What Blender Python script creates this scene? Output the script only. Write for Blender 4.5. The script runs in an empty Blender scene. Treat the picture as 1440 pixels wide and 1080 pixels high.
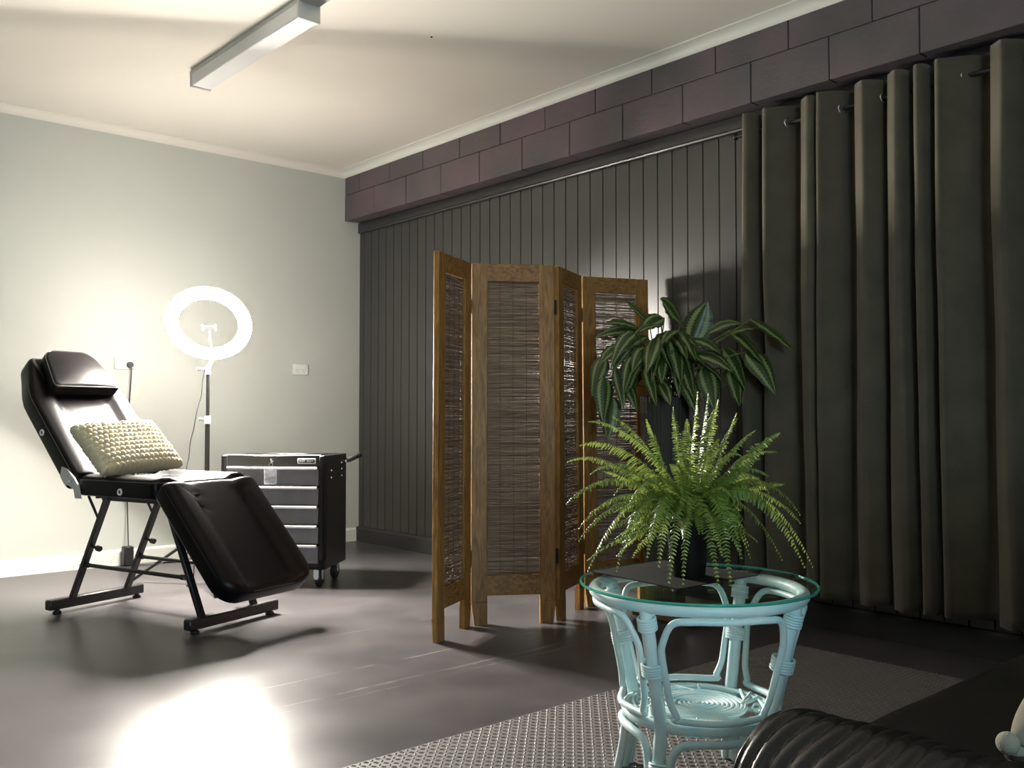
import bpy, math, random
from mathutils import Vector, Matrix, noise
PI = math.pi
R = math.radians
sc = bpy.context.scene
COL = sc.collection
random.seed(7)

# ------------------------------------------------------------------ materials
def mat(name, col=(.5, .5, .5), rough=.5, metal=0, spec=.5, build=None, **kw):
    m = bpy.data.materials.new(name); m.use_nodes = True
    nt = m.node_tree; b = nt.nodes['Principled BSDF']
    b.inputs['Base Color'].default_value = (*col, 1)
    b.inputs['Roughness'].default_value = rough
    b.inputs['Metallic'].default_value = metal
    b.inputs['Specular IOR Level'].default_value = spec
    for k, v in kw.items():
        b.inputs[k.replace('_', ' ')].default_value = v
    if build: build(nt, b)
    return m

def N(nt, t, **kw):
    n = nt.nodes.new(t)
    for k, v in kw.items():
        if k in n.inputs: n.inputs[k].default_value = v
        else: setattr(n, k, v)
    return n

def coords(nt, kind='Object', scale=(1, 1, 1), rot=(0, 0, 0)):
    tc = nt.nodes.new('ShaderNodeTexCoord'); mp = nt.nodes.new('ShaderNodeMapping')
    mp.inputs['Scale'].default_value = scale; mp.inputs['Rotation'].default_value = rot
    nt.links.new(tc.outputs[kind], mp.inputs['Vector'])
    return mp.outputs['Vector']

def ramp(nt, fac, stops):
    r = nt.nodes.new('ShaderNodeValToRGB')
    e = r.color_ramp.elements
    while len(e) > 1: e.remove(e[-1])
    e[0].position = stops[0][0]; e[0].color = (*stops[0][1], 1)
    for p, c in stops[1:]:
        x = e.new(p); x.color = (*c, 1)
    nt.links.new(fac, r.inputs['Fac'])
    return r.outputs['Color']

def math_(nt, op, a, b=None, clamp=False):
    n = nt.nodes.new('ShaderNodeMath'); n.operation = op; n.use_clamp = clamp
    for i, v in enumerate((a, b)):
        if v is None: continue
        if isinstance(v, (int, float)): n.inputs[i].default_value = v
        else: nt.links.new(v, n.inputs[i])
    return n.outputs[0]

def bump(nt, b, h, strength=.3, dist=.002):
    n = nt.nodes.new('ShaderNodeBump'); n.inputs['Strength'].default_value = strength
    n.inputs['Distance'].default_value = dist
    nt.links.new(h, n.inputs['Height']); nt.links.new(n.outputs['Normal'], b.inputs['Normal'])

def noisebump(scale=200, strength=.3, dist=.001, detail=3, vary=None, sc3=(1, 1, 1)):
    def f(nt, b):
        v = coords(nt, scale=sc3)
        n = N(nt, 'ShaderNodeTexNoise', Scale=scale, Detail=detail); nt.links.new(v, n.inputs['Vector'])
        bump(nt, b, n.outputs['Fac'], strength, dist)
        if vary:
            n2 = N(nt, 'ShaderNodeTexNoise', Scale=vary[0], Detail=4); nt.links.new(v, n2.inputs['Vector'])
            nt.links.new(ramp(nt, n2.outputs['Fac'], [(.3, vary[1]), (.7, vary[2])]), b.inputs['Base Color'])
    return f

def wood(c1, c2, c3, sc3=(1, 1, 1)):
    def f(nt, b):
        v = coords(nt, scale=sc3)
        w = N(nt, 'ShaderNodeTexNoise', Scale=9, Detail=6, Distortion=1.6); nt.links.new(v, w.inputs['Vector'])
        g = N(nt, 'ShaderNodeTexNoise', Scale=60, Detail=3); nt.links.new(v, g.inputs['Vector'])
        h = math_(nt, 'ADD', math_(nt, 'MULTIPLY', w.outputs['Fac'], .75), math_(nt, 'MULTIPLY', g.outputs['Fac'], .25))
        nt.links.new(ramp(nt, h, [(.32, c1), (.5, c2), (.66, c3)]), b.inputs['Base Color'])
        bump(nt, b, g.outputs['Fac'], .25, .001)
    return f

def floor_nodes(nt, b):
    v = coords(nt)
    n = N(nt, 'ShaderNodeTexNoise', Scale=3.2, Detail=8); nt.links.new(v, n.inputs['Vector'])
    base = ramp(nt, n.outputs['Fac'], [(.3, (.056, .051, .054)), (.7, (.086, .079, .083))])
    # scuffs and scratches
    v2 = coords(nt, scale=(1.2, 14, 1), rot=(0, 0, R(6)))
    s = N(nt, 'ShaderNodeTexNoise', Scale=2.2, Detail=10, Roughness=.75); nt.links.new(v2, s.inputs['Vector'])
    scr = ramp(nt, s.outputs['Fac'], [(.60, (0, 0, 0)), (.72, (1, 1, 1))])
    sep = nt.nodes.new('ShaderNodeSeparateXYZ'); nt.links.new(coords(nt), sep.inputs[0])
    wob = N(nt, 'ShaderNodeTexNoise', Scale=3, Detail=3); nt.links.new(coords(nt), wob.inputs['Vector'])
    brk = N(nt, 'ShaderNodeTexNoise', Scale=7, Detail=6); nt.links.new(coords(nt), brk.inputs['Vector'])
    y = math_(nt, 'ADD', sep.outputs['Y'], math_(nt, 'MULTIPLY', math_(nt, 'SUBTRACT', wob.outputs['Fac'], .5), .035))
    tot = None
    for yy, w in ((-3.30, .010), (-3.07, .006), (-2.55, .004), (-3.36, .004)):
        d = math_(nt, 'ABSOLUTE', math_(nt, 'ADD', y, -yy))
        l = math_(nt, 'SUBTRACT', 1, math_(nt, 'DIVIDE', d, w), True)
        tot = l if tot is None else math_(nt, 'MAXIMUM', tot, l)
    gate = math_(nt, 'MULTIPLY', math_(nt, 'SUBTRACT', brk.outputs['Fac'], .42), 4, True)
    tot = math_(nt, 'MULTIPLY', tot, gate)
    xm = math_(nt, 'MULTIPLY', math_(nt, 'ADD', sep.outputs['X'], 2.7), 2.0, True)
    tot = math_(nt, 'MULTIPLY', tot, xm)
    mx = N(nt, 'ShaderNodeMix', data_type='RGBA'); mx.inputs[7].default_value = (.30, .28, .29, 1)
    nt.links.new(base, mx.inputs[6])
    f = math_(nt, 'ADD', math_(nt, 'MULTIPLY', scr, .10), math_(nt, 'MULTIPLY', tot, .8), True)
    nt.links.new(f, mx.inputs[0])
    # sheet seam, dark
    d = math_(nt, 'ABSOLUTE', math_(nt, 'ADD', sep.outputs['Y'], 1.625))
    seam = math_(nt, 'SUBTRACT', 1, math_(nt, 'DIVIDE', d, .005), True)
    mx2 = N(nt, 'ShaderNodeMix', data_type='RGBA'); mx2.inputs[7].default_value = (.02, .02, .02, 1)
    nt.links.new(mx.outputs[2], mx2.inputs[6]); nt.links.new(math_(nt, 'MULTIPLY', seam, .7), mx2.inputs[0])
    nt.links.new(mx2.outputs[2], b.inputs['Base Color'])
    rr = math_(nt, 'ADD', math_(nt, 'MULTIPLY', n.outputs['Fac'], .10), .25)
    nt.links.new(rr, b.inputs['Roughness'])
    fine = N(nt, 'ShaderNodeTexNoise', Scale=160, Detail=4); nt.links.new(coords(nt), fine.inputs['Vector'])
    hh = math_(nt, 'ADD', math_(nt, 'MULTIPLY', fine.outputs['Fac'], .5), math_(nt, 'MULTIPLY', f, 1.2))
    bump(nt, b, hh, .20, .0016)

def block_nodes(nt, b):
    v = coords(nt)
    n = N(nt, 'ShaderNodeTexNoise', Scale=2.6, Detail=6); nt.links.new(v, n.inputs['Vector'])
    p = N(nt, 'ShaderNodeTexNoise', Scale=38, Detail=5, Roughness=.7); nt.links.new(v, p.inputs['Vector'])
    c = ramp(nt, n.outputs['Fac'], [(.3, (.075, .068, .070)), (.5, (.105, .083, .090)), (.68, (.140, .092, .108))])
    mx = N(nt, 'ShaderNodeMix', data_type='RGBA'); mx.inputs[7].default_value = (.16, .12, .13, 1)
    nt.links.new(c, mx.inputs[6]); nt.links.new(ramp(nt, p.outputs['Fac'], [(.66, (0, 0, 0)), (.76, (.7, .7, .7))]), mx.inputs[0])
    nt.links.new(mx.outputs[2], b.inputs['Base Color'])
    bump(nt, b, p.outputs['Fac'], .6, .004)

def fabric_nodes(nt, b):
    v = coords(nt, scale=(1, 1, 1))
    n = N(nt, 'ShaderNodeTexNoise', Scale=420, Detail=3); nt.links.new(v, n.inputs['Vector'])
    n2 = N(nt, 'ShaderNodeTexNoise', Scale=8, Detail=5); nt.links.new(v, n2.inputs['Vector'])
    nt.links.new(ramp(nt, math_(nt, 'ADD', math_(nt, 'MULTIPLY', n.outputs['Fac'], .5), math_(nt, 'MULTIPLY', n2.outputs['Fac'], .5)),
                      [(.35, (.060, .050, .031)), (.65, (.102, .086, .054))]), b.inputs['Base Color'])
    bump(nt, b, n.outputs['Fac'], .4, .001)

def reed_nodes(nt, b):
    v = coords(nt, scale=(1.5, 1.5, 90))
    n = N(nt, 'ShaderNodeTexNoise', Scale=3, Detail=5); nt.links.new(v, n.inputs['Vector'])
    nt.links.new(ramp(nt, n.outputs['Fac'], [(.3, (.08, .048, .032)), (.5, (.25, .165, .115)), (.72, (.45, .34, .24))]), b.inputs['Base Color'])

def stripe_leaf(nt, b):
    uv = nt.nodes.new('ShaderNodeUVMap'); sep = nt.nodes.new('ShaderNodeSeparateXYZ'); nt.links.new(uv.outputs[0], sep.inputs[0])
    n = N(nt, 'ShaderNodeTexNoise', Scale=14, Detail=2); nt.links.new(uv.outputs[0], n.inputs['Vector'])
    a = math_(nt, 'ABSOLUTE', math_(nt, 'SUBTRACT', math_(nt, 'MULTIPLY', sep.outputs['X'], 2), 1))
    teeth = math_(nt, 'MULTIPLY', math_(nt, 'ABSOLUTE', math_(nt, 'SINE', math_(nt, 'MULTIPLY', sep.outputs['Y'], 46))), .12)
    a = math_(nt, 'ADD', math_(nt, 'ADD', a, teeth), math_(nt, 'MULTIPLY', n.outputs['Fac'], .08))
    c = ramp(nt, a, [(0, (.045, .085, .018)), (.42, (.026, .055, .012)), (.50, (.27, .33, .125)), (.74, (.24, .30, .11)), (.82, (.024, .050, .010)), (1, (.03, .055, .012))])
    nt.links.new(c, b.inputs['Base Color'])

def fern_nodes(nt, b):
    v = coords(nt)
    n = N(nt, 'ShaderNodeTexNoise', Scale=9, Detail=2); nt.links.new(v, n.inputs['Vector'])
    nt.links.new(ramp(nt, n.outputs['Fac'], [(.3, (.065, .14, .018)), (.7, (.21, .31, .05))]), b.inputs['Base Color'])

def add_translucent(m, col, fac):
    nt = m.node_tree; b = nt.nodes['Principled BSDF']; out = nt.nodes['Material Output']
    t = nt.nodes.new('ShaderNodeBsdfTranslucent'); t.inputs[0].default_value = (*col, 1)
    mx = nt.nodes.new('ShaderNodeMixShader'); mx.inputs[0].default_value = fac
    nt.links.new(b.outputs[0], mx.inputs[1]); nt.links.new(t.outputs[0], mx.inputs[2]); nt.links.new(mx.outputs[0], out.inputs[0])
    return m

M = {}
M['wall_light'] = mat('pale_grey_green_paint', (.52, .535, .49), .55, build=noisebump(60, .06, .002, vary=(1.5, (.53, .54, .49), (.57, .58, .53))))
M['ceiling'] = mat('warm_white_ceiling_paint', (.82, .775, .69), .7, build=noisebump(30, .05, .002))
M['trim_white'] = mat('white_gloss_trim', (.78, .77, .70), .4)
M['wall_dark'] = mat('charcoal_satin_paint', (.03, .028, .027), .33, spec=.95, build=noisebump(120, .12, .001, vary=(2.0, (.021, .020, .018), (.028, .026, .025))))
M['skirting_dark'] = mat('flat_charcoal_skirting_paint', (.034, .033, .031), .65, spec=.3)
M['block'] = mat('painted_concrete_block', (.05, .04, .045), .55, build=block_nodes)
M['floor'] = mat('charcoal_sheet_vinyl', (.1, .1, .1), .3, spec=.16, build=floor_nodes)
M['vinyl'] = mat('black_vinyl', (.005, .004, .0045), .34, spec=.13, build=noisebump(260, .25, .0007))
M['piping'] = mat('black_vinyl_piping', (.03, .028, .03), .28, spec=.7)
M['black_metal'] = mat('black_powder_coated_steel', (.012, .012, .012), .42)
M['black_plastic'] = mat('black_plastic', (.015, .015, .015), .45)
M['chrome'] = mat('bright_steel', (.75, .75, .75), .22, 1)
M['zinc'] = mat('zinc_plated_bracket', (.62, .72, .80), .35, .3)
M['grey_plastic'] = mat('light_grey_plastic', (.55, .55, .53), .5)
M['white_plastic'] = mat('white_plastic', (.78, .77, .72), .35)
M['alu'] = mat('brushed_aluminium_trim', (.80, .80, .78), .3, .7)
M['drawer'] = mat('dark_grey_drawer_enamel', (.15, .15, .17), .32, build=noisebump(80, .1, .0005, vary=(9, (.135, .135, .155), (.18, .18, .20))))
M['cart'] = mat('black_cart_enamel', (.012, .012, .013), .33)
M['knit'] = mat('cream_chunky_knit_wool', (.62, .56, .39), .85, build=noisebump(400, .5, .001))
M['wood'] = mat('weathered_brown_timber', (.25, .15, .06), .5, build=wood((.16, .070, .018), (.31, .150, .038), (.44, .235, .065), (5, 5, .55)))
M['woodh'] = mat('weathered_brown_timber_rail', (.25, .15, .06), .5, build=wood((.14, .060, .017), (.28, .132, .034), (.40, .205, .055), (.9, 5, 5)))
M['reed'] = mat('woven_brown_reed', (.12, .07, .05), .55, build=reed_nodes)
M['thread'] = mat('dark_binding_thread', (.02, .015, .012), .8)
M['iron'] = mat('dark_iron_hinge', (.03, .025, .02), .5, .6)
M['cane'] = mat('cyan_cast_whitewashed_cane', (.62, .72, .72), .42, build=noisebump(90, .3, .001, vary=(16, (.50, .78, .83), (.80, .90, .89)), sc3=(1, 1, .35)))  # cool cyan light cast is put into the cane's base colour
def thin_glass(name, tint, ior=1.5):
    m = bpy.data.materials.new(name); m.use_nodes = True; nt = m.node_tree; nt.nodes.remove(nt.nodes['Principled BSDF'])
    t_ = nt.nodes.new('ShaderNodeBsdfTransparent'); t_.inputs[0].default_value = (*tint, 1); g_ = nt.nodes.new('ShaderNodeBsdfGlossy'); g_.inputs['Roughness'].default_value = .01
    f_ = nt.nodes.new('ShaderNodeFresnel'); f_.inputs[0].default_value = ior; mx = nt.nodes.new('ShaderNodeMixShader')
    gm = nt.nodes.new('ShaderNodeNewGeometry'); inv = math_(nt, 'SUBTRACT', 1, gm.outputs['Backfacing']); nt.links.new(math_(nt, 'MULTIPLY', f_.outputs[0], inv), mx.inputs[0]); nt.links.new(t_.outputs[0], mx.inputs[1]); nt.links.new(g_.outputs[0], mx.inputs[2]); nt.links.new(mx.outputs[0], nt.nodes['Material Output'].inputs[0])
    return m
M['glass'] = thin_glass('clear_table_glass', (.96, .985, .972), 1.45)
M['glass_edge'] = mat('green_glass_edge', (.05, .50, .40), .06, Transmission_Weight=.5, IOR=1.5)
M['mesh'] = mat('dark_mesh_placemat', (.016, .015, .014), .8, spec=.15, build=noisebump(700, .8, .001))
M['pot'] = mat('black_plastic_pot', (.007, .007, .006), .5, spec=.15)
M['soil'] = mat('dark_potting_soil', (.02, .014, .01), .95, build=noisebump(80, .8, .01))
M['fern'] = add_translucent(mat('fern_green', (.15, .3, .04), .33, spec=.8, build=fern_nodes), (.46, .56, .13), .27)
M['stem'] = mat('green_brown_stem', (.10, .13, .03), .5)
M['leaf'] = add_translucent(mat('striped_dark_green_leaf', (.05, .12, .03), .34, spec=.6, build=stripe_leaf), (.06, .16, .03), .2)
M['planter'] = mat('dark_grey_fluted_planter', (.050, .045, .037), .6, spec=.25)
M['plinth'] = mat('worn_brown_plinth_timber', (.16, .10, .05), .6, build=wood((.06, .035, .018), (.12, .075, .035), (.18, .12, .06), (4, .6, 4)))
M['curtain'] = mat('dark_taupe_curtain_cloth', (.09, .08, .07), .8, build=fabric_nodes, Sheen_Weight=.25)
M['rubber'] = mat('grey_checker_plate_rubber', (.16, .147, .147), .45, spec=.3, build=noisebump(300, .2, .0006))
M['leather'] = mat('black_sofa_leather', (.006, .005, .005), .24, spec=.45, build=noisebump(150, .35, .0012))
M['cotton'] = mat('beige_cushion_cotton', (.20, .19, .14), .9, build=noisebump(500, .4, .001))
M['pom'] = mat('pale_pompom_yarn', (.27, .26, .21), .95, build=noisebump(300, .6, .002))
M['diffuser'] = mat('acrylic_batten_diffuser', (.86, .86, .86), .25, spec=.6)
M['batten'] = mat('batten_enamel', (.62, .62, .58), .4)
M['clear_bag'] = mat('clear_plastic_bag', (.9, .9, .95), .12, Alpha=.28)
M['letter'] = mat('white_badge_print', (.85, .85, .85), .4)
M['fill_window_frame'] = mat('white_fill_window_frame', (.7, .7, .7), .4)
def emis(name, col, s):
    m = bpy.data.materials.new(name); m.use_nodes = True; nt = m.node_tree
    b = nt.nodes['Principled BSDF']; b.inputs['Base Color'].default_value = (.8, .8, .8, 1)
    b.inputs['Emission Color'].default_value = (*col, 1); b.inputs['Emission Strength'].default_value = s
    return m
M['led_front'] = emis('lit_led_ring_diffuser', (1, .94, .84), 2100)
M['led_back'] = emis('glowing_translucent_ring_back', (1, .95, .88), 85)

# ------------------------------------------------------------------ mesh builder
class MB:
    def __init__(s): s.v = []; s.f = []; s.uv = {}
    def add(s, vs, fs):
        o = len(s.v); s.v += [tuple(x) for x in vs]; s.f += [tuple(i + o for i in f) for f in fs]; return o
    def box(s, c, h, rot=None, bev=0):
        if bev > 0:
            return s.bevbox(c, h, bev, rot)
        vs = [Vector((x * h[0], y * h[1], z * h[2])) for x in (-1, 1) for y in (-1, 1) for z in (-1, 1)]
        if rot is not None: vs = [rot @ v for v in vs]
        c = Vector(c)
        s.add([c + v for v in vs], [(0, 1, 3, 2), (4, 6, 7, 5), (0, 4, 5, 1), (2, 3, 7, 6), (0, 2, 6, 4), (1, 5, 7, 3)])
    def bevbox(s, c, h, b, rot=None):
        b = min(b, min(h) * .95); c = Vector(c); vs = []; idx = {}
        for sx in (-1, 1):
            for sy in (-1, 1):
                for sz in (-1, 1):
                    for k in range(3):
                        p = [sx * (h[0] - b), sy * (h[1] - b), sz * (h[2] - b)]
                        p[k] = (sx, sy, sz)[k] * h[k]
                        idx[(sx, sy, sz, k)] = len(vs); v = Vector(p)
                        if rot is not None: v = rot @ v
                        vs.append(c + v)
        fs = []
        I = lambda a, k: idx[(a[0], a[1], a[2], k)]
        for k in range(3):
            a, bb = [i for i in range(3) if i != k]
            for sg in (-1, 1):
                q = []
                for (u, w) in ((-1, -1), (1, -1), (1, 1), (-1, 1)):
                    p = [0, 0, 0]; p[k] = sg; p[a] = u; p[bb] = w; q.append(I(p, k))
                flip = (sg < 0) ^ (k == 1)
                fs.append(tuple(reversed(q)) if flip else tuple(q))
        for k in range(3):
            a, bb = [i for i in range(3) if i != k]
            for u in (-1, 1):
                for w in (-1, 1):
                    p = [0, 0, 0]; q = [0, 0, 0]; p[k] = -1; q[k] = 1
                    p[a] = q[a] = u; p[bb] = q[bb] = w
                    fs.append((I(p, a), I(q, a), I(q, bb), I(p, bb)))
        for sx in (-1, 1):
            for sy in (-1, 1):
                for sz in (-1, 1): fs.append(tuple(idx[(sx, sy, sz, k)] for k in range(3)))
        s.add(vs, fs)
    def tube(s, pts, r, n=10, closed=False, cap=True, sq=None):
        pts = [Vector(p) for p in pts]; L = len(pts)
        rs = r if isinstance(r, (list, tuple)) else [r] * L
        T = []
        for i in range(L):
            if closed: t = pts[(i + 1) % L] - pts[i - 1]
            else: t = pts[min(i + 1, L - 1)] - pts[max(i - 1, 0)]
            T.append(t.normalized() if t.length > 1e-9 else Vector((0, 0, 1)))
        up = Vector((0, 0, 1)) if abs(T[0].z) < .9 else Vector((1, 0, 0))
        a = T[0].cross(up).normalized(); vs = []
        for i in range(L):
            a = (a - T[i] * a.dot(T[i]))
            a = a.normalized() if a.length > 1e-6 else T[i].orthogonal().normalized()
            b = T[i].cross(a)
            for k in range(n):
                an = 2 * PI * k / n
                vs.append(pts[i] + (a * math.cos(an) + b * math.sin(an)) * rs[i])
        fs = []
        for i in range(L if closed else L - 1):
            j = (i + 1) % L
            for k in range(n):
                k2 = (k + 1) % n
                fs.append((i * n + k, i * n + k2, j * n + k2, j * n + k))
        if cap and not closed:
            fs.append(tuple(range(n - 1, -1, -1))); fs.append(tuple((L - 1) * n + k for k in range(n)))
        s.add(vs, fs)
    def cyl(s, a, b, r, n=16, r2=None): s.tube([a, b], [r, r if r2 is None else r2], n)
    def bar(s, a, b, w, h, up=(0, 0, 1)):
        a, b = Vector(a), Vector(b); d = (b - a); L = d.length; d.normalize()
        u = Vector(up); x = d.cross(u).normalized(); z = x.cross(d)
        rot = Matrix((x, d, z)).transposed()
        s.bevbox((a + b) / 2, (w / 2, L / 2, h / 2), min(w, h) * .12, rot)
    def torus(s, c, R_, r, nrm=(0, 0, 1), n=40, m=10, arc=None):
        c = Vector(c); nrm = Vector(nrm).normalized(); a = nrm.orthogonal().normalized(); b = nrm.cross(a)
        s.tube([c + (a * math.cos(2 * PI * i / n) + b * math.sin(2 * PI * i / n)) * R_ for i in range(n)], r, m, closed=True)
    def lathe(s, prof, c=(0, 0, 0), n=32, T=None, fn=None):
        vs = []; c = Vector(c)
        for (r, z) in prof:
            for k in range(n):
                a = 2 * PI * k / n; rr = r * (fn(a, z) if fn else 1)
                v = Vector((rr * math.cos(a), rr * math.sin(a), z))
                vs.append((T @ v if T is not None else v) + c)
        fs = []
        for i in range(len(prof) - 1):
            for k in range(n):
                k2 = (k + 1) % n
                fs.append((i * n + k, i * n + k2, (i + 1) * n + k2, (i + 1) * n + k))
        s.add(vs, fs)
    def sphere(s, c, r, n=10, m=8):
        c = Vector(c); rr = r if isinstance(r, (tuple, list)) else (r, r, r); vs = []
        for i in range(m + 1):
            t = PI * i / m
            for k in range(n):
                a = 2 * PI * k / n
                vs.append(c + Vector((rr[0] * math.sin(t) * math.cos(a), rr[1] * math.sin(t) * math.sin(a), -rr[2] * math.cos(t))))
        fs = [(i * n + k, i * n + (k + 1) % n, (i + 1) * n + (k + 1) % n, (i + 1) * n + k) for i in range(m) for k in range(n)]
        s.add(vs, fs)
    def prism(s, poly, a, b, ax='y'):
        n = len(poly)
        def P(p, t):
            return {'y': (p[0], t, p[1]), 'x': (t, p[0], p[1]), 'z': (p[0], p[1], t)}[ax]
        s.add([P(p, a) for p in poly] + [P(p, b) for p in poly],
              [(i, (i + 1) % n, n + (i + 1) % n, n + i) for i in range(n)] + [tuple(range(n - 1, -1, -1)), tuple(range(n, 2 * n))])
    def build(s, name, m, parent=None, smooth=True, angle=40, kind=None, uvs=None, label=None):
        me = bpy.data.meshes.new(name); me.from_pydata(s.v, [], s.f)
        me.validate()
        bm_fix(me)
        if smooth:
            me.shade_smooth()
            me.set_sharp_from_angle(angle=R(angle))
        me.materials.append(M[m] if isinstance(m, str) else m)
        o = bpy.data.objects.new(name, me); COL.objects.link(o)
        if parent is not None: o.parent = parent
        if kind: o['kind'] = kind
        if label: o['label'] = label
        return o

import bmesh
def bm_fix(me):
    b = bmesh.new(); b.from_mesh(me)
    bmesh.ops.recalc_face_normals(b, faces=b.faces)
    b.to_mesh(me); b.free()

def tag(o, label, cat, group=None):
    o['label'] = label; o['category'] = cat
    if group: o['group'] = group
    return o
def thing(name, label, cat, loc=(0, 0, 0), rz=0, group=None):
    o = bpy.data.objects.new(name, None); COL.objects.link(o); o.empty_display_size = .1
    o.location = loc; o.rotation_euler = (0, 0, rz)
    return tag(o, label, cat, group)
def catmull(P, n=8, closed=False):
    P = [Vector(p) for p in P]; out = []; L = len(P)
    rng = range(L) if closed else range(L - 1)
    for i in rng:
        if closed: p0, p1, p2, p3 = P[i - 1], P[i], P[(i + 1) % L], P[(i + 2) % L]
        else: p0, p1, p2, p3 = P[max(i - 1, 0)], P[i], P[i + 1], P[min(i + 2, L - 1)]
        for k in range(n):
            t = k / n
            out.append(.5 * ((2 * p1) + (p2 - p0) * t + (2 * p0 - 5 * p1 + 4 * p2 - p3) * t * t + (3 * p1 - p0 - 3 * p2 + p3) * t ** 3))
    if not closed: out.append(P[-1])
    return out

# ------------------------------------------------------------------ camera
CAM = Vector((-3.8467, -6.1038, .9525)); yaw, pit = .8464, .0326
F = Vector((math.cos(pit) * math.cos(yaw), math.cos(pit) * math.sin(yaw), math.sin(pit)))
RT = Vector((math.sin(yaw), -math.cos(yaw), 0)); UP = RT.cross(F)
cd = bpy.data.cameras.new('camera'); cam = bpy.data.objects.new('camera', cd); COL.objects.link(cam)
cam.matrix_world = Matrix.Translation(CAM) @ Matrix((RT, UP, -F)).transposed().to_4x4()
cd.sensor_width = 36; cd.lens = 36 * 1314.54 / 1440; cd.clip_start = .05
sc.camera = cam
FH = Vector((math.cos(yaw), math.sin(yaw), 0))

# ------------------------------------------------------------------ room
CE = 2.79; XL = -6.2; YB = -8.6
XB = -.1365; ZB = 2.4107
def struct(mb, name, m, **k): return mb.build(name, m, kind='structure', **k)
b = MB(); b.box(((XL + .2) / 2, (YB + .2) / 2, -.05), ((.4 - XL) / 2 , (.4 - YB) / 2, .05)); struct(b, 'floor', 'floor')
b = MB(); b.box(((XL + .2) / 2, (YB + .2) / 2, CE + .05), ((.4 - XL) / 2, (.4 - YB) / 2, .05)); struct(b, 'ceiling', 'ceiling')
b = MB(); b.box(((XL + .2) / 2, .075, CE / 2), ((.4 - XL) / 2, .075, CE / 2)); struct(b, 'wall_far', 'wall_light')
b = MB(); b.box((XL - .075, (YB + 0) / 2, CE / 2), (.075, -YB / 2, CE / 2)); struct(b, 'wall_left', 'wall_dark')
# back wall with an unseen window opening, added for cool fill light (behind the photographer)
b = MB(); wx0, wx1, wz0, wz1 = -5.6, -3.9, .75, 2.0
for (x0, x1, z0, z1) in ((XL, wx0, 0, CE), (wx1, .15, 0, CE), (wx0, wx1, 0, wz0), (wx0, wx1, wz1, CE)):
    b.box(((x0 + x1) / 2, YB - .075, (z0 + z1) / 2), ((x1 - x0) / 2, .075, (z1 - z0) / 2))
struct(b, 'wall_back', 'wall_dark')
b = MB()
for x in (wx0 + .025, (wx0 + wx1) / 2, wx1 - .025): b.box((x, YB - .05, (wz0 + wz1) / 2), (.025, .03, (wz1 - wz0) / 2))
for z in (wz0 + .025, wz1 - .025): b.box(((wx0 + wx1) / 2, YB - .05, z), ((wx1 - wx0) / 2, .028, .025))
struct(b, 'fill_window_1', 'fill_window_frame', smooth=False)

# VJ panelled wall, plane x = 0, grooves every 98.7 mm
g0, gs = -3.2196, .0987
poly = []
k = int((0 - g0) / gs) + 1
ys = [g0 + gs * i for i in range(k, -60, -1) if g0 + gs * i < -.02 and g0 + gs * i > YB]
pts = [(0, 0)]
for y in ys: pts += [(0, y + .004), (.005, y + .0022), (.007, y), (.005, y - .0022), (0, y - .004)]
pts.append((0, YB))
b = MB(); n = len(pts); z1 = ZB
vs = [(x, y, 0) for x, y in pts] + [(x, y, z1) for x, y in pts]
b.add(vs, [(i, i + 1, n + i + 1, n + i) for i in range(n - 1)])
b.box((.095, YB / 2, CE / 2), (.075, -YB / 2, CE / 2))
struct(b, 'wall_right', 'wall_dark', smooth=False)
b = MB(); b.box((-.009, YB / 2, (2.345 + ZB) / 2), (.009, -YB / 2, (ZB - 2.345) / 2)); b.tube([(-.010, 0, 2.345), (-.010, YB, 2.345)], .011, 8)
struct(b, 'trim_1', 'wall_dark')
b = MB(); b.prism([(0, 0), (-.030, 0), (-.030, .095), (-.022, .108), (0, .110)], -.012, YB); struct(b, 'baseboard_right', 'skirting_dark', smooth=False)
b = MB(); b.prism([(0, 0), (-.018, 0), (-.018, .085), (-.012, .095), (0, .098)], XL, -.03, 'x'); struct(b, 'baseboard_far', 'trim_white', smooth=False)
# concrete block beam
b = MB(); b.box((-.060, YB / 2, (ZB + CE) / 2 + .003), (.066, -YB / 2, (CE - ZB) / 2 - .004))
for z0, z1, off in ((ZB, 2.6071, 0.0), (2.6071, CE + .01, .2)):
    y = 0.0; nxt = [-3.1998 + off + .4 * i for i in range(12, -20, -1)]
    cuts = [0.0] + [t for t in nxt if YB < t < -.03] + [YB]
    for a, c in zip(cuts[:-1], cuts[1:]):
        j = random.uniform(-.0012, .0012)
        b.bevbox((-.10 + j, (a + c) / 2, (z0 + z1) / 2), (.0365, (a - c) / 2 - .0022, (z1 - z0) / 2 - .0020), .003)
struct(b, 'trim_2', 'block', smooth=False)
def cove(d):
    return [(0, CE - .051), (0, CE)] + [(-d, CE)] + [(-d, CE - .006)] + [(-d + (d - .004) * math.sin(t * PI / 2 / 6), CE - .006 - .040 * (1 - math.cos(t * PI / 2 / 6))) for t in range(1, 7)] + [(-.004, CE - .051)]
b = MB(); b.prism([(XB + p[0], p[1]) for p in cove(.062)], 0, YB); struct(b, 'trim_3', 'trim_white')
b = MB(); b.prism([(p[0] * .8, p[1]) for p in cove(.062)], XL, XB, 'x'); struct(b, 'trim_4', 'ceiling')
b = MB(); c = Vector((-1.163, -2.48, CE)); b.lathe([(0, -.004), (.004, -.004), (.006, 0)], c, 10)
tag(b.build('ceiling_screw', 'iron'), 'tiny dark screw head alone in the pale ceiling', 'screw')

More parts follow.
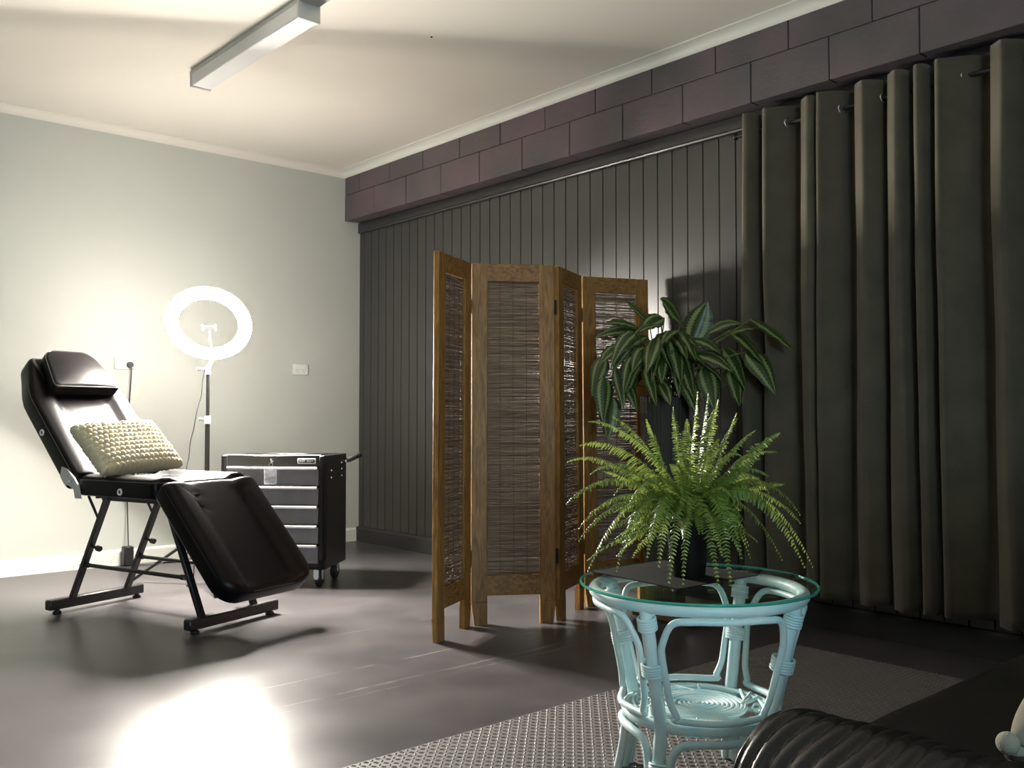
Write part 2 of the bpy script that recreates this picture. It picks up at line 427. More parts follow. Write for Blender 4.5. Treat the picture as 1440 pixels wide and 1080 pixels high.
# ------------------------------------------------------------------ ceiling batten
t = thing('fluorescent_batten', 'white box-shaped fluorescent batten light fixed under the ceiling', 'ceiling light', (-1.815, -1.87, CE))
b = MB(); b.bevbox((0, -.17, -.012), (.050, .76, .012), .002); b.build('mounting_tray', 'batten', t)
b = MB(); b.bevbox((0, 0, -.058), (.052, .570, .034), .004); b.build('diffuser', 'diffuser', t)
for s_ in (-1, 1):
    b = MB(); b.bevbox((0, s_ * .578, -.055), (.056, .008, .042), .002); b.build('end_cap', 'batten', t)

# ------------------------------------------------------------------ sockets
def outlet(x, z, label):
    t = thing('power_outlet', label, 'power outlet', (x, 0, z), 0)
    b = MB(); b.bevbox((0, -.005, 0), (.062, .005, .038), .003); b.build('face_plate', 'white_plastic', t)
    for s_ in (-1, 1):
        b = MB(); b.bevbox((s_ * .044, -.011, .020), (.008, .0025, .011), .002); b.build('switch', 'white_plastic', t)
        b = MB()
        for (dx, dz, a) in ((-.008, .002, .5), (.008, .002, -.5), (0, -.014, 0)):
            rot = Matrix.Rotation(a, 3, 'Y'); b.box((s_ * .026 + dx, -.0101, -.006 + dz), (.0012, .0004, .005), rot)
        b.build('socket_slots', 'black_plastic', t)
    return t
outlet(-.502, 1.279, 'white double power outlet with nothing plugged in, left of the dark wall')
outlet(-1.752, 1.279, 'white double power outlet with a black plug in its right socket')
t = thing('power_adapter', 'black power adapter at the skirting board, its plug and cord hanging from the wall outlet', 'power adapter', (-1.735, -.06, 0))
b = MB(); b.bevbox((0, 0, .062), (.030, .028, .060), .005); b.build('body', 'black_plastic', t)
b = MB(); b.lathe([(0, -.03), (.016, -.03), (.019, -.024), (.019, 0)], (.013, .049, 1.270), 20, Matrix.Rotation(PI / 2, 3, 'X') @ Matrix.Scale(-1, 3, (0, 0, 1)))
b.build('plug', 'black_plastic', t)
b = MB(); b.tube(catmull([(.017, .035, 1.262), (.021, .036, 1.22), (.018, .05, 1.05), (.006, .052, .7), (.008, .03, .3), (.004, 0, .12)], 8), .0035, 6)
b.tube(catmull([(.0, 0, .01), (.03, -.03, .004), (.14, -.08, .004), (.20, -.05, .004), (.32, -.10, .004), (.38, -.05, .15)], 8), .0028, 6)
b.build('cord', 'black_plastic', t)

# ------------------------------------------------------------------ treatment chair
CH = thing('treatment_chair', 'black vinyl reclining treatment chair with headrest and lowered leg rest on steel feet', 'chair', (-2.12, -1.65, 0), R(18.5))
def P(u, v, z): return Vector((u, -v, z))
def rrect(hx, hy, r, n=7, taper=None, sub=6):
    """rounded rectangle; r = radii for corners (+x+y, -x+y, -x-y, +x-y); taper(y)->x scale"""
    if not isinstance(r, (tuple, list)): r = (r,) * 4
    out = []
    for i, (sx, sy, a0) in enumerate(((1, 1, 0), (-1, 1, 90), (-1, -1, 180), (1, -1, 270))):
        rr = r[i]; cx, cy = sx * (hx - rr), sy * (hy - rr)
        for k in range(n + 1):
            a = R(a0 + 90 * k / n); out.append((cx + rr * math.cos(a), cy + rr * math.sin(a)))
    res = []
    L = len(out)
    for i in range(L):
        a, b_ = out[i], out[(i + 1) % L]
        d = math.hypot(a[0] - b_[0], a[1] - b_[1]); m_ = max(1, int(d / .05))
        for k in range(m_): res.append((a[0] + (b_[0] - a[0]) * k / m_, a[1] + (b_[1] - a[1]) * k / m_))
    if taper: res = [(x * taper(y), y) for x, y in res]
    return res
def slab(mb, out, th, er, T, top=None, hx=1, hy=1, bot=None):
    """upholstered slab: outline out in (a,b), thickness th (0..th), rounded edges er"""
    loops = []
    def sc_(d): return [(x * (1 - d / hx), y * (1 - d / hy)) for x, y in out]
    for k in (.25, .6, .9): loops.append(([(x * k * (1 - er / hx), y * k * (1 - er / hy)) for x, y in out], lambda x, y: 0))
    for k in range(0, 5):
        a = PI / 2 * k / 4
        loops.append((sc_(er * (1 - math.sin(a))), lambda x, y, z=er * (1 - math.cos(a)): z))
    for k in range(0, 6):
        a = PI / 2 * k / 5
        loops.append((sc_(er * (1 - math.cos(a))), lambda x, y, z=th - er + er * math.sin(a), w=k / 5: z + (top(x, y) * w if top else 0)))
    for k in (.97, .92, .86, .79, .72, .65, .57, .48, .38, .28, .16, .05):
        loops.append(([(x * k * (1 - er / hx), y * k * (1 - er / hy)) for x, y in out], lambda x, y: th + (top(x, y) if top else 0)))
    n = len(out); vs = []
    for L, zf in loops:
        for x, y in L: vs.append(T(x, y, zf(x, y)))
    vs.append(T(0, 0, 0)); vs.append(T(0, 0, th + (top(0, 0) if top else 0)))
    fs = []; m_ = len(loops)
    for i in range(m_ - 1):
        for k in range(n):
            k2 = (k + 1) % n; fs.append((i * n + k, i * n + k2, (i + 1) * n + k2, (i + 1) * n + k))
    for k in range(n):
        k2 = (k + 1) % n
        fs.append((m_ * n, k2, k)); fs.append((m_ * n + 1, (m_ - 1) * n + k, (m_ - 1) * n + k2))
    mb.add(vs, fs)
def ss(a, b_, x):
    t_ = max(0, min(1, (x - a) / (b_ - a))); return t_ * t_ * (3 - 2 * t_)
def bolster(w, h=.018):
    def f(x, y):
        a = abs(x)
        return h * ss(w * .50, w * .66, a) * (1 - .55 * ss(w * .80, w, a)) - .004 * math.exp(-((a - w * .5) / (w * .035)) ** 2)
    return f
def piping(mb, out, z, T, r=.0035, top=None):
    mb.tube([T(x, y, z + (top(x, y) if top else 0)) for x, y in out], r, 6, closed=True)
# seat: u -.275...275, v -.26...26
def Tseat(x, y, z): return P(x, y, .575 + z)
o1 = rrect(.275, .265, (.03, .03, .02, .02))
b = MB(); slab(b, o1, .078, .014, Tseat, bolster(.275, .020), .275, .265); seat = b.build('seat', 'vinyl', CH)
b = MB(); piping(b, [(x * .985, y * .985) for x, y in o1], .074, Tseat); b.build('piping', 'piping', seat)
# backrest: hinge at v=-.275, z .64, direction up the slope
bd = Vector((0, .675, .738)).normalized(); bn = Vector((0, -bd.z, bd.y))          # local: y = -v
BO = P(0, -.285, .652)
BL = .80
def Tback(x, y, z): return BO + Vector((1, 0, 0)) * x + bd * (y + BL / 2) + bn * (z - .085)
def tap(y):
    return 1 - .30 * ss(.10, .40, y)
o2 = rrect(.275, BL / 2, (.07, .07, .02, .02), taper=tap)
b = MB(); slab(b, o2, .085, .014, Tback, bolster(.275, .020), .275, BL / 2); back = b.build('backrest', 'vinyl', CH)
b = MB(); piping(b, [(x * .985, y * .99) for x, y in o2], .080, Tback); b.build('piping', 'piping', back)
# head pillow
o3 = rrect(.165, .135, (.07, .07, .025, .025))
def Tpil(x, y, z): return BO + Vector((1, 0, 0)) * (x * (1.0 - .18 * (y / .135)) ) + bd * (y + .655) + bn * (.012 + z * (1.12 - .8 * y))
def dome(x, y): return .018 * (1 - (x / .165) ** 2) * (1 - (y / .135) ** 2)
b = MB(); slab(b, o3, .062, .016, Tpil, dome, .165, .135); pil = b.build('headrest', 'vinyl', CH)
b = MB(); piping(b, [(x * .97, y * .97) for x, y in o3], .057, Tpil, .003); b.build('piping', 'piping', pil)
# leg rest
ld = Vector((0, -.68, -.735)).normalized(); ln = Vector((0, ld.z, -ld.y)).normalized()
ln = Vector((0, -.735, .68))
LO = P(0, .285, .640); LL = .62
def Tleg(x, y, z): return LO + Vector((1, 0, 0)) * x + ld * (y + LL / 2) + ln * (z - .062)
o4 = rrect(.27, LL / 2, (.10, .10, .025, .025))
b = MB(); slab(b, o4, .085, .020, Tleg, bolster(.27, .020), .27, LL / 2); leg = b.build('leg_rest', 'vinyl', CH)
b = MB(); piping(b, [(x * .98, y * .98) for x, y in o4], .076, Tleg); b.build('piping', 'piping', leg)
# white-ringed vents in the side walls
for (p, nrm) in ((P(-.2755, .035, .603), (-1, 0, 0)), (Tback(-.276, -.07, .040), (-1, 0, 0))):
    b = MB(); b.torus(p + Vector((-.001, 0, 0)), .012, .0045, nrm, 20, 8); g = b.build('vent_ring', 'white_plastic', CH)
    b = MB(); b.lathe([(0, .002), (.008, .002), (.008, -.002)], p, 14, Matrix.Rotation(-PI / 2, 3, 'Y')); b.build('vent_hole', 'black_plastic', g)
# grey hinge covers
for s_ in (-1, 1):
    b = MB()
    hp = [(-.330, .715), (-.315, .690), (-.268, .655), (-.235, .625), (-.222, .560), (-.262, .560), (-.268, .600), (-.300, .628), (-.345, .600), (-.400, .668), (-.370, .700)]
    hp = [(-.375, .705), (-.335, .695), (-.285, .660), (-.252, .625), (-.232, .562), (-.272, .562), (-.283, .602), (-.318, .620), (-.352, .622), (-.385, .660)]
    b.prism([(-v, z) for v, z in hp], s_ * .277, s_ * .285, 'x'); b.build('hinge_cover', 'grey_plastic', CH, smooth=False)
    b = MB(); b.cyl((s_ * .284, .305, .640), (s_ * .291, .305, .640), .007, 12); b.build('hinge_bolt', 'chrome', CH)
# under frame
b = MB()
for s_ in (-1, 1):
    b.bar(P(s_ * .155, -.24, .560), P(s_ * .155, .24, .560), .025, .03)
for v in (-.2, .2): b.bar(P(-.17, v, .560), P(.17, v, .560), .025, .025)
b.build('seat_frame', 'black_metal', CH)
b = MB(); b.bar(P(-.285, -.465, .046), P(.245, -.465, .046), .045, .048, (0, 0, 1)); fb = b.build('foot_bar', 'black_metal', CH)
b = MB(); b.bar(P(-.235, .43, .043), P(.300, .43, .043), .045, .048, (0, 0, 1)); fb2 = b.build('foot_bar', 'black_metal', CH)
for f_, v, us in ((fb, -.465, (-.235, .215)), (fb2, .43, (-.190, .260))):
    for u in us:
        b = MB(); b.lathe([(0, 0), (.019, 0), (.021, .006), (.018, .012), (.011, .015), (.011, .024)], P(u, v, 0), 16); b.build('rubber_foot', 'black_plastic', f_)
for u in (-.16, .15):
    b = MB(); b.bar(P(u, -.195, .575), P(u, -.455, .065), .032, .022, (0, 1, 0)); b.build('leg', 'black_metal', CH)
    b = MB(); b.bar(P(u, .20, .575), P(u + .01, .43, .060), .032, .022, (0, 1, 0)); b.build('leg', 'black_metal', CH)
    b = MB(); b.cyl(P(u, -.345, .560), P(u, -.262, .445), .0065, 10); b.build('strut', 'black_metal', CH)
    b = MB(); b.cyl(P(u, -.372, .230), P(u, .350, .228), .0095, 12)
    for v in (-.36, .33): b.cyl(P(u, v - .02, .229), P(u, v + .02, .229), .013, 12)
    b.build('stretcher', 'black_metal', CH)
    b = MB(); b.cyl(P(u, -.34, .325), P(u - 0.001, -.265, .315), .007, 10); b.cyl(P(u, -.275, .316), P(u, -.255, .313), .014, 12); b.build('adjusting_knob', 'black_plastic', CH)
    for v, z in ((-.372, .230), (.350, .228), (.37, .20)):
        b = MB(); b.cyl(P(u - .022, v, z), P(u + .022, v, z), .006, 8); b.build('bolt', 'chrome', CH)
b = MB(); b.bar(P(-.1, .38, .52), P(.1, .38, .52), .02, .02); b.bar(P(0, .20, .55), P(0, .44, .45), .02, .02); b.build('leg_rest_bracket', 'black_metal', CH)
b = MB(); b.bar(P(-.15, -.30, .56), P(.15, -.30, .56), .02, .02)
for u in (-.1, .1): b.bar(P(u, -.22, .56), P(u, -.40, .66), .02, .02)
b.build('backrest_bracket', 'black_metal', CH)

# ------------------------------------------------------------------ knitted cushion
def pillow(name, m, w, h, d, T, disp=None, nu=150, nv=110, parent=None, pinch=.12):
    vs = []; idx = {}
    mb = MB()
    for side in (1, -1):
        for j in range(nv + 1):
            for i in range(nu + 1):
                if side < 0 and (i in (0, nu) or j in (0, nv)):
                    idx[(side, i, j)] = idx[(1, i, j)]; continue
                a = -1 + 2 * i / nu; c = -1 + 2 * j / nv
                th = d * ((max(0, 1 - a ** 4) * max(0, 1 - c ** 4)) ** .5)
                x = a * w / 2 * (1 - pinch * .5 * (1 - a * a) * 0 - pinch * (1 - c * c) * abs(a) ** 3 * .35)
                y = c * h / 2 * (1 - pinch * (1 - a * a) * abs(c) ** 3 * .35)
                z = side * th / 2
                if disp: z += side * disp(a, c)
                idx[(side, i, j)] = len(vs); vs.append(T(x, y, z))
    fs = []
    for side in (1, -1):
        for j in range(nv):
            for i in range(nu):
                q = (idx[(side, i, j)], idx[(side, i + 1, j)], idx[(side, i + 1, j + 1)], idx[(side, i, j + 1)])
                fs.append(q if side > 0 else q[::-1])
    mb.add(vs, fs)
    return mb.build(name, m, parent, angle=180)
KC = P(-.075, -.175, .795)
kx = Vector((1, .02, .035)).normalized(); ky = Vector((0, .74, .68)).normalized(); kz = kx.cross(ky); kyy = kz.cross(kx)
def Tk(x, y, z): return CH_M @ (KC + kx * x + kyy * y + kz * z)
CH_M = Matrix.Translation((-2.12, -1.65, 0)) @ Matrix.Rotation(R(18.5), 4, 'Z')
NKX, NKY = 17, 11
def knit(a, c):
    col = (a + 1) / 2 * NKX; row = (c + 1) / 2 * NKY
    r_ = math.floor(row); off = .5 * (r_ % 2)
    u = (col + off) % 1 - .5; v = row % 1 - .5
    k = math.floor(col + off)
    rr = random.Random(int(k * 31 + r_ * 77)).uniform(-.2, .2)
    d2 = (u * 1.75) ** 2 + ((v + rr * .4) * 1.9) ** 2
    return .017 * max(0, 1 - d2) ** .6 * (.85 + rr)
kn = pillow('knitted_cushion', 'knit', .46, .31, .11, Tk, knit, 228, 156)
tag(kn, 'cream chunky bobble-knit rectangular cushion leaning in the seat of the black chair', 'cushion')

# ------------------------------------------------------------------ ring light on tripod
RL = thing('ring_light', 'lit LED ring light on a black tripod stand behind the reclining chair', 'ring light', (-1.63, -1.0, 0))
hub = Vector((0, 0, 0))
rn = Vector((-.43, -.675, -.595)).normalized()
rc = Vector((0, 0, 1.465))
ra = rn.cross(Vector((0, 0, 1))).normalized(); rb = ra.cross(rn).normalized()
def ringloops(prof, n=72):
    mb = MB(); vs = []
    for (r_, z) in prof:
        for k in range(n):
            a = 2 * PI * k / n
            vs.append(rc + (ra * math.cos(a) + rb * math.sin(a)) * r_ + rn * z)
    L = len(prof)
    mb.add(vs, [(i * n + k, i * n + (k + 1) % n, (i + 1) * n + (k + 1) % n, (i + 1) * n + k) for i in range(L - 1) for k in range(n)])
    return mb
ringloops([(.165, 0), (.1655, .004), (.174, .007), (.188, .009), (.213, .009), (.227, .007), (.2355, .004), (.236, 0)]).build('lit_ring', 'led_front', RL)
ringloops([(.236, 0), (.234, -.014), (.218, -.022), (.183, -.022), (.167, -.014), (.165, 0)]).build('ring_housing', 'led_back', RL)
neck = rc - rb * .250
b = MB(); b.tube([rc - rb * .232 - rn * .012, neck - rn * .012, Vector((0, 0, neck.z - .045))], .010, 10)
b.build('ball_joint', 'white_plastic', RL)
b = MB(); b.cyl((0, 0, neck.z - .085), (0, 0, neck.z - .035), .013, 14); b.cyl((-.05, 0.01, neck.z - .055), (0, 0, neck.z - .055), .006, 8); b.sphere((-.05, .01, neck.z - .055), .011)
b.build('pole_clamp', 'grey_plastic', RL)
b = MB(); b.cyl((0, 0, .93), (0, 0, neck.z - .08), .0105, 14); b.build('upper_pole', 'black_metal', RL)
b = MB(); b.cyl((0, 0, .22), (0, 0, .93), .0135, 14); b.build('lower_pole', 'black_metal', RL)
b = MB(); b.cyl((0, 0, .900), (0, 0, .945), .017, 14); b.cyl((-.03, .02, .925), (0, 0, .925), .006, 8); b.sphere((-.034, .023, .925), .010); b.build('pole_collar', 'grey_plastic', RL)
for a in (133, 253, 31):
    d = Vector((math.cos(R(a)), math.sin(R(a)), 0))
    b = MB(); b.tube([d * .012 + Vector((0, 0, .30 if a == 133 else .26)), d * .44 + Vector((0, 0, .008))], .0085, 8); b.sphere(d * .44 + Vector((0, 0, .012)), .012); b.build('leg', 'black_metal', RL)
    b = MB(); b.tube([Vector((0, 0, .13)) + d * .012, d * .25 + Vector((0, 0, .115))], .005, 6); b.build('brace', 'black_metal', RL)
b = MB(); b.cyl((0, 0, .10), (0, 0, .15), .018, 14); b.build('lower_hub', 'black_plastic', RL)
b = MB(); b.cyl((0, 0, .22), (0, 0, .31), .018, 14); b.build('upper_hub', 'black_plastic', RL)
# phone clip in the middle of the ring
b = MB(); pc = rc - rb * .02
b.tube([rc - rb * .165, rc - rb * .045], .004, 8)
b.bar(pc - ra * .034, pc + ra * .034, .012, .010, rn)
for s_ in (-1, 1): b.bar(pc + ra * .034 * s_ - rb * .020, pc + ra * .034 * s_ + rb * .016, .010, .012, rn)
b.build('phone_clip', 'white_plastic', RL)
b = MB()
cp = [(-.02, 0, 1.205), (-.033, .0, 1.14), (-.038, 0, 1.06), (-.055, 0, 1.0), (-.07, 0, .93), (-.08, 0, .87), (-.098, 0, .80), (-.105, 0, .72), (-.12, 0, .62), (-.10, 0, .4), (-.05, .05, .2), (-.02, .12, .01)]
b.tube(catmull(cp, 6), .0025, 6); b.build('cord', 'black_plastic', RL)

# ------------------------------------------------------------------ tool cart
CT = thing('tool_cart', 'black rolling tool cart with five grey drawers standing by the far wall', 'tool cart', (-1.393, -1.328, 0), math.atan2(-.76, .65))
W, D, Z0, Z1 = .305, .36, .10, .725
b = MB(); th = .012
for s_ in (-1, 1): b.bevbox((s_ * (W - th), D / 2, (Z0 + Z1) / 2), (th, D / 2, (Z1 - Z0) / 2), .004)
b.bevbox((0, D - th, (Z0 + Z1) / 2), (W - .01, th, (Z1 - Z0) / 2), .004)
b.bevbox((0, D / 2, Z0 + .012), (W - .01, D / 2, .012), .003)
b.bevbox((0, D / 2, Z1 - .060), (W - .01, D / 2 - .01, .006), .002)
b.bevbox((0, .012, Z1 - .030), (W - .02, .010, .030), .003)
b.bevbox((0, .011, Z0 + .027), (W, .011, .027), .003)
for s_ in (-1, 1): b.bevbox((s_ * (W - .020), .011, (Z0 + Z1) / 2), (.020, .011, (Z1 - Z0) / 2), .004)
body = b.build('cart_body', 'cart', CT)
b = MB(); b.bevbox((0, D / 2, Z1 - .050), (W - .04, D / 2 - .03, .004), .002); b.build('top_mat', 'mesh', body)
b = MB()
b.tube([(-W + .03, .008, Z1), (-W + .03, .008, Z1 + .002), (W - .03, .008, Z1 + .002)], .003, 6); b.build('rim_edge', 'alu', body)
dz = .1065; zt = Z1 - .062
for i in range(5):
    zz = zt - i * dz; hh = dz
    b = MB(); b.bevbox((0, .004, zz - hh / 2 - .004), (W - .042, .012, hh / 2 - .007), .003); dr = b.build('drawer', 'drawer', CT)
    b = MB(); b.prism([(-.022, zz + .000), (-.026, zz - .006), (-.022, zz - .015), (-.014, zz - .013), (-.008, zz - .004), (-.008, zz)], -W + .045, W - .045, 'x')
    b.build('drawer_pull', 'alu', dr)
# badge
b = MB(); b.bevbox((.195, -.001, Z1 - .030), (.052, .003, .0145), .002); bg = b.build('badge', 'letter', CT)
b = MB(); b.bevbox((.195, -.004, Z1 - .030), (.047, .002, .0098), .001); bp = b.build('badge_field', 'black_plastic', bg)
bpy.context.view_layer.update()
def text(s_, name, size, loc, rot, m, parent, ext=.0004, bold=0):
    cu = bpy.data.curves.new(name, 'FONT'); cu.body = s_; cu.size = size; cu.extrude = ext; cu.offset = bold
    cu.align_x = 'LEFT'; cu.align_y = 'CENTER'
    tmp = bpy.data.objects.new(name, cu); COL.objects.link(tmp); bpy.context.view_layer.update()
    me = bpy.data.meshes.new_from_object(tmp.evaluated_get(bpy.context.evaluated_depsgraph_get()))
    bpy.data.objects.remove(tmp)
    o = bpy.data.objects.new(name, me); COL.objects.link(o); me.materials.append(M[m]); o.parent = parent
    o.location = loc; o.rotation_euler = rot
    return o
text('CRAFT', 'badge_lettering', .0125, (.1515, -.0066, Z1 - .030), (PI / 2, 0, 0), 'letter', bg, bold=.0004)
text('RIGHT', 'badge_lettering', .0125, (.1975, -.0066, Z1 - .030), (PI / 2, 0, 0), 'letter', bg)
# lock, side rivets, handle
b = MB(); b.lathe([(.007, -.010), (.008, -.004), (.008, .006)], (.0, .0, Z1 - .032), 14, Matrix.Rotation(PI / 2, 3, 'X')); b.cyl((0, -.002, Z1 - .032), (0, -.010, Z1 - .032), .006, 12); b.build('lock', 'chrome', CT)
for y, z in ((.09, .60), (.09, .64), (.27, .64), (.27, .60), (.27, .675)):
    b = MB(); b.sphere((W + .001, y, z), .006, 8, 6); b.build('rivet', 'chrome', CT)
b = MB()
b.bar((W, D - .03, Z1 - .045), (W + .014, D - .027, Z1 - .042), .02, .016); b.build('handle_bracket', 'chrome', CT)
b = MB(); b.tube([(W + .012, D - .03, Z1 - .042), (W + .030, D - .02, Z1 - .034), (W + .078, D + .02, Z1 - .008), (W + .082, D + .024, Z1 - .006)], [.013, .015, .015, .010], 14); b.build('handle_grip', 'black_plastic', CT)
for (x, y) in ((-W + .05, .05), (W - .05, .05), (-W + .05, D - .05), (W - .05, D - .05)):
    b = MB(); b.lathe([(.030, -.014), (.044, -.014), (.050, -.008), (.050, .008), (.044, .014), (.030, .014)], (x, y, .050), 28, Matrix.Rotation(PI / 2, 3, 'Y'))
    b.lathe([(0, -.010), (.032, -.012), (.032, .012), (0, .010)], (x, y, .050), 20, Matrix.Rotation(PI / 2, 3, 'Y'))
    cs = b.build('caster_wheel', 'black_plastic', CT)
    b = MB()
    for s_ in (-1, 1): b.prism([(y - .016, .100), (y - .012, .055), (y - .006, .040), (y + .006, .040), (y + .012, .055), (y + .016, .100)], x + s_ * .017, x + s_ * .020, 'x')
    b.box((x, y, .0985), (.024, .022, .0015)); b.prism([(x - .014, .099), (x - .015, .06), (x - .008, .046), (x + .008, .046), (x + .015, .06), (x + .014, .099)], y - .054, y - .056, 'y') if y < .1 else None
    b.build('caster_bracket', 'zinc', cs)
# key with plastic bag hanging from lock
K = thing('key', 'small key left in the tool cart lock with a clear plastic bag on its ring', 'key', (-1.393, -1.328, 0), math.atan2(-.76, .65))
b = MB(); b.bar((0, -.010, Z1 - .032), (0, -.028, Z1 - .032), .009, .002); b.build('key_blade', 'chrome', K)
b = MB(); b.torus((0, -.028, Z1 - .030), .012, .0018, (1, .3, 0), 24, 6); b.torus((0, -.030, Z1 - .050), .011, .0012, (0, 1, 0), 20, 6); b.build('key_ring', 'chrome', K)
b = MB(); vs = []; nn = 10
for j in range(nn + 1):
    for i in range(nn + 1):
        vs.append((-.036 + .072 * i / nn, -.036 - .006 * noise.noise((i * .7, j * .7, 3)), Z1 - .062 - .095 * j / nn))
b.add(vs, [(j * (nn + 1) + i, j * (nn + 1) + i + 1, (j + 1) * (nn + 1) + i + 1, (j + 1) * (nn + 1) + i) for j in range(nn) for i in range(nn)])
bag = b.build('plastic_bag', 'clear_bag', K); sm = bag.modifiers.new('thickness', 'SOLIDIFY'); sm.thickness = .0006

# ------------------------------------------------------------------ folding screen
SC = thing('folding_screen', 'four-panel brown timber folding screen with woven reed infill standing in a zigzag', 'folding screen', (-.825, -3.005, 0))
J = [Vector(p) for p in ((-1.50, -2.96, 0), (-1.165, -2.78, 0), (-.825, -3.005, 0), (-.49, -2.84, 0), (-.125, -2.985, 0))]
HS = 1.66; ST = .074; TH = .026
def panel(a, b_, first):
    d = (b_ - a); L = d.length; d.normalize(); nn_ = Vector((0, 0, 1)).cross(d)
    inset = .008
    def Tp(x, y, z): return a + d * (x + inset) + nn_ * y + Vector((0, 0, z)) - SC.location
    Wp = L - 2 * inset
    rot = Matrix((d, nn_, Vector((0, 0, 1)))).transposed()
    holder = MB()
    for s_ in (0, 1):
        x0 = ST / 2 if s_ == 0 else Wp - ST / 2
        # stile, foot tapered on the inner side of the free leg
        holder.bevbox(Tp(x0, 0, (HS + .10) / 2), (ST / 2, TH / 2, (HS - .10) / 2), .003, rot)
        lo = (x0 - ST / 2, x0 + ST / 2)
        tp = .014
        vs = [Tp(lo[0], -TH / 2, .101), Tp(lo[1], -TH / 2, .101), Tp(lo[1], TH / 2, .101), Tp(lo[0], TH / 2, .101),
              Tp(lo[0] + (tp if s_ == 0 else 0), -TH / 2, 0), Tp(lo[1] - (tp if s_ == 1 else 0), -TH / 2, 0), Tp(lo[1] - (tp if s_ == 1 else 0), TH / 2, 0), Tp(lo[0] + (tp if s_ == 0 else 0), TH / 2, 0)]
        holder.add(vs, [(0, 1, 2, 3), (4, 7, 6, 5), (0, 4, 5, 1), (1, 5, 6, 2), (2, 6, 7, 3), (3, 7, 4, 0)])
    fr = holder.build('panel_frame', 'wood', SC)
    m = MB(); mid = Wp / 2; hw = (Wp - 2 * ST) / 2 + .004
    m.bevbox(Tp(mid, 0, HS - .042), (hw, TH / 2 - .001, .042), .002, rot); m.build('top_rail', 'woodh', fr)
    m = MB(); m.bevbox(Tp(mid, 0, .175), (hw, TH / 2 - .001, .045), .002, rot); m.build('bottom_rail', 'woodh', fr)
    # reed infill: uneven horizontal reeds
    m = MB(); z = .222; x0, x1 = ST - .003, Wp - ST + .003
    rnd = random.Random(int(a.x * 1000)); 
    while z < HS - .086:
        r_ = rnd.uniform(.0016, .0030); ph = rnd.uniform(0, 99)
        am = rnd.uniform(.0004, .0012); pts_ = []
        for i in range(9):
            x = x0 + (x1 - x0) * i / 8
            pts_.append(Tp(x, .004 * math.sin(PI * i / 2 + (int(z * 400) % 2) * PI) * .5, z + am * noise.noise((i * .9, ph, 0)) * 2))
        m.tube(pts_, r_, 5)
        z += r_ * 1.72 + rnd.choice((0, 0, 0, .0005, .0016))
    m.build('reed_infill', 'reed', fr)
    m = MB()
    for k in range(1, 4):
        x = x0 + (x1 - x0) * k / 4
        for s_ in (-1, 1): m.tube([Tp(x, s_ * .0055, .22), Tp(x, s_ * .0055, HS - .085)], .0009, 4)
    m.build('binding_thread', 'thread', fr)
    return fr
for i in range(4): panel(J[i], J[i + 1], i == 0)
for i in (1, 2, 3):
    for z in (HS - .20, .30):
        b = MB(); p = J[i] - SC.location + Vector((0, 0, z))
        b.cyl(p - Vector((0, 0, .035)), p + Vector((0, 0, .035)), .005, 10)
        for a_, e in ((J[i - 1], -1), (J[i + 1], 1)):
            d = (a_ - J[i]).normalized(); b.bar(p + d * .004, p + d * .016, .062, .003, d.cross(Vector((0, 0, 1))))
        b.build('hinge', 'iron', SC)

# the screen leans a few degrees towards the panelled wall
for o in list(SC.children_recursive):
    for v in o.data.vertices: v.co.x += .038 * v.co.z; v.co.y += .046 * v.co.z

# ------------------------------------------------------------------ cane table
TC = Vector((-1.89, -4.61, .006)); TT = thing('cane_table', 'round pale cane side table with spiral lower shelf standing on the checker mat', 'side table', TC)
GZ = .512
front = (-.62 * RT - .78 * FH).normalized(); A0 = math.atan2(front.y, front.x)
LA = [A0 + PI / 2 * k for k in range(4)]
def cone(a, z, off=0):
    # leg radius as function of height
    if z > .20: r_ = .190 + (.262 - .190) * ((z - .20) / .29) ** 1.0
    else: r_ = .190 + (.225 - .190) * ((.20 - z) / .20) ** 1.2
    return Vector(((r_ + off) * math.cos(a), (r_ + off) * math.sin(a), z))
b = MB(); b.torus((0, 0, GZ - .016), .262, .0155, n=72, m=14); b.build('top_rim', 'cane', TT)
for a in LA:
    b = MB(); pts_ = [cone(a, z) for z in (.005, .05, .10, .15, .20, .25, .32, .40, .46, .495)]
    pts_[-1] = cone(a, .49, -.004)
    b.tube(catmull(pts_, 3), .0165, 12); lg = b.build('leg', 'cane', TT)
    for z in (.10, .345, .455):
        b = MB()
        for k in range(5):
            c_ = cone(a, z + .0065 * (k - 2)); b.torus(c_, .0205 if z != .345 else .026, .0036, (cone(a, z + .02) - cone(a, z - .02)), 20, 6)
        b.build('cane_binding', 'cane', lg)
def side_loop(a1, a2, zt, zb, r, closed=True, inn=.055):
    pts_ = []
    def at(f, z, off=0): return cone(a1 + (a2 - a1) * f, z, off)
    e = inn / (a2 - a1) * 1.0
    e = .10
    prof = [(e + .045, zb + .010), (e + .005, zb + .045), (e - .01, zb + .10), (e - .02, (zt + zb) / 2 + .03), (e - .01, zt - .06), (e + .06, zt - .008), (.28, zt + .002), (.5, zt + .002)]
    full = prof + [(1 - f, z) for f, z in prof[-2::-1]]
    if closed: full += [(.85, zb), (.5, zb - .002), (.15, zb)]
    return catmull([at(f, z, .004) for f, z in full], 6, closed)
for k in range(4):
    a1, a2 = LA[k], LA[k] + PI / 2
    b = MB(); b.tube(side_loop(a1, a2, .468, .222, .009), .0085, 10, closed=True); b.build('side_loop', 'cane', TT)
    low = []
    for f, z in ((.09, .004), (.085, .06), (.09, .11), (.15, .155), (.30, .168), (.5, .170), (.70, .168), (.85, .155), (.91, .11), (.915, .06), (.91, .004)): low.append(cone(a1 + (a2 - a1) * f, z))
    b = MB(); b.tube(catmull(low, 5), .0105, 10); b.build('lower_arch', 'cane', TT)
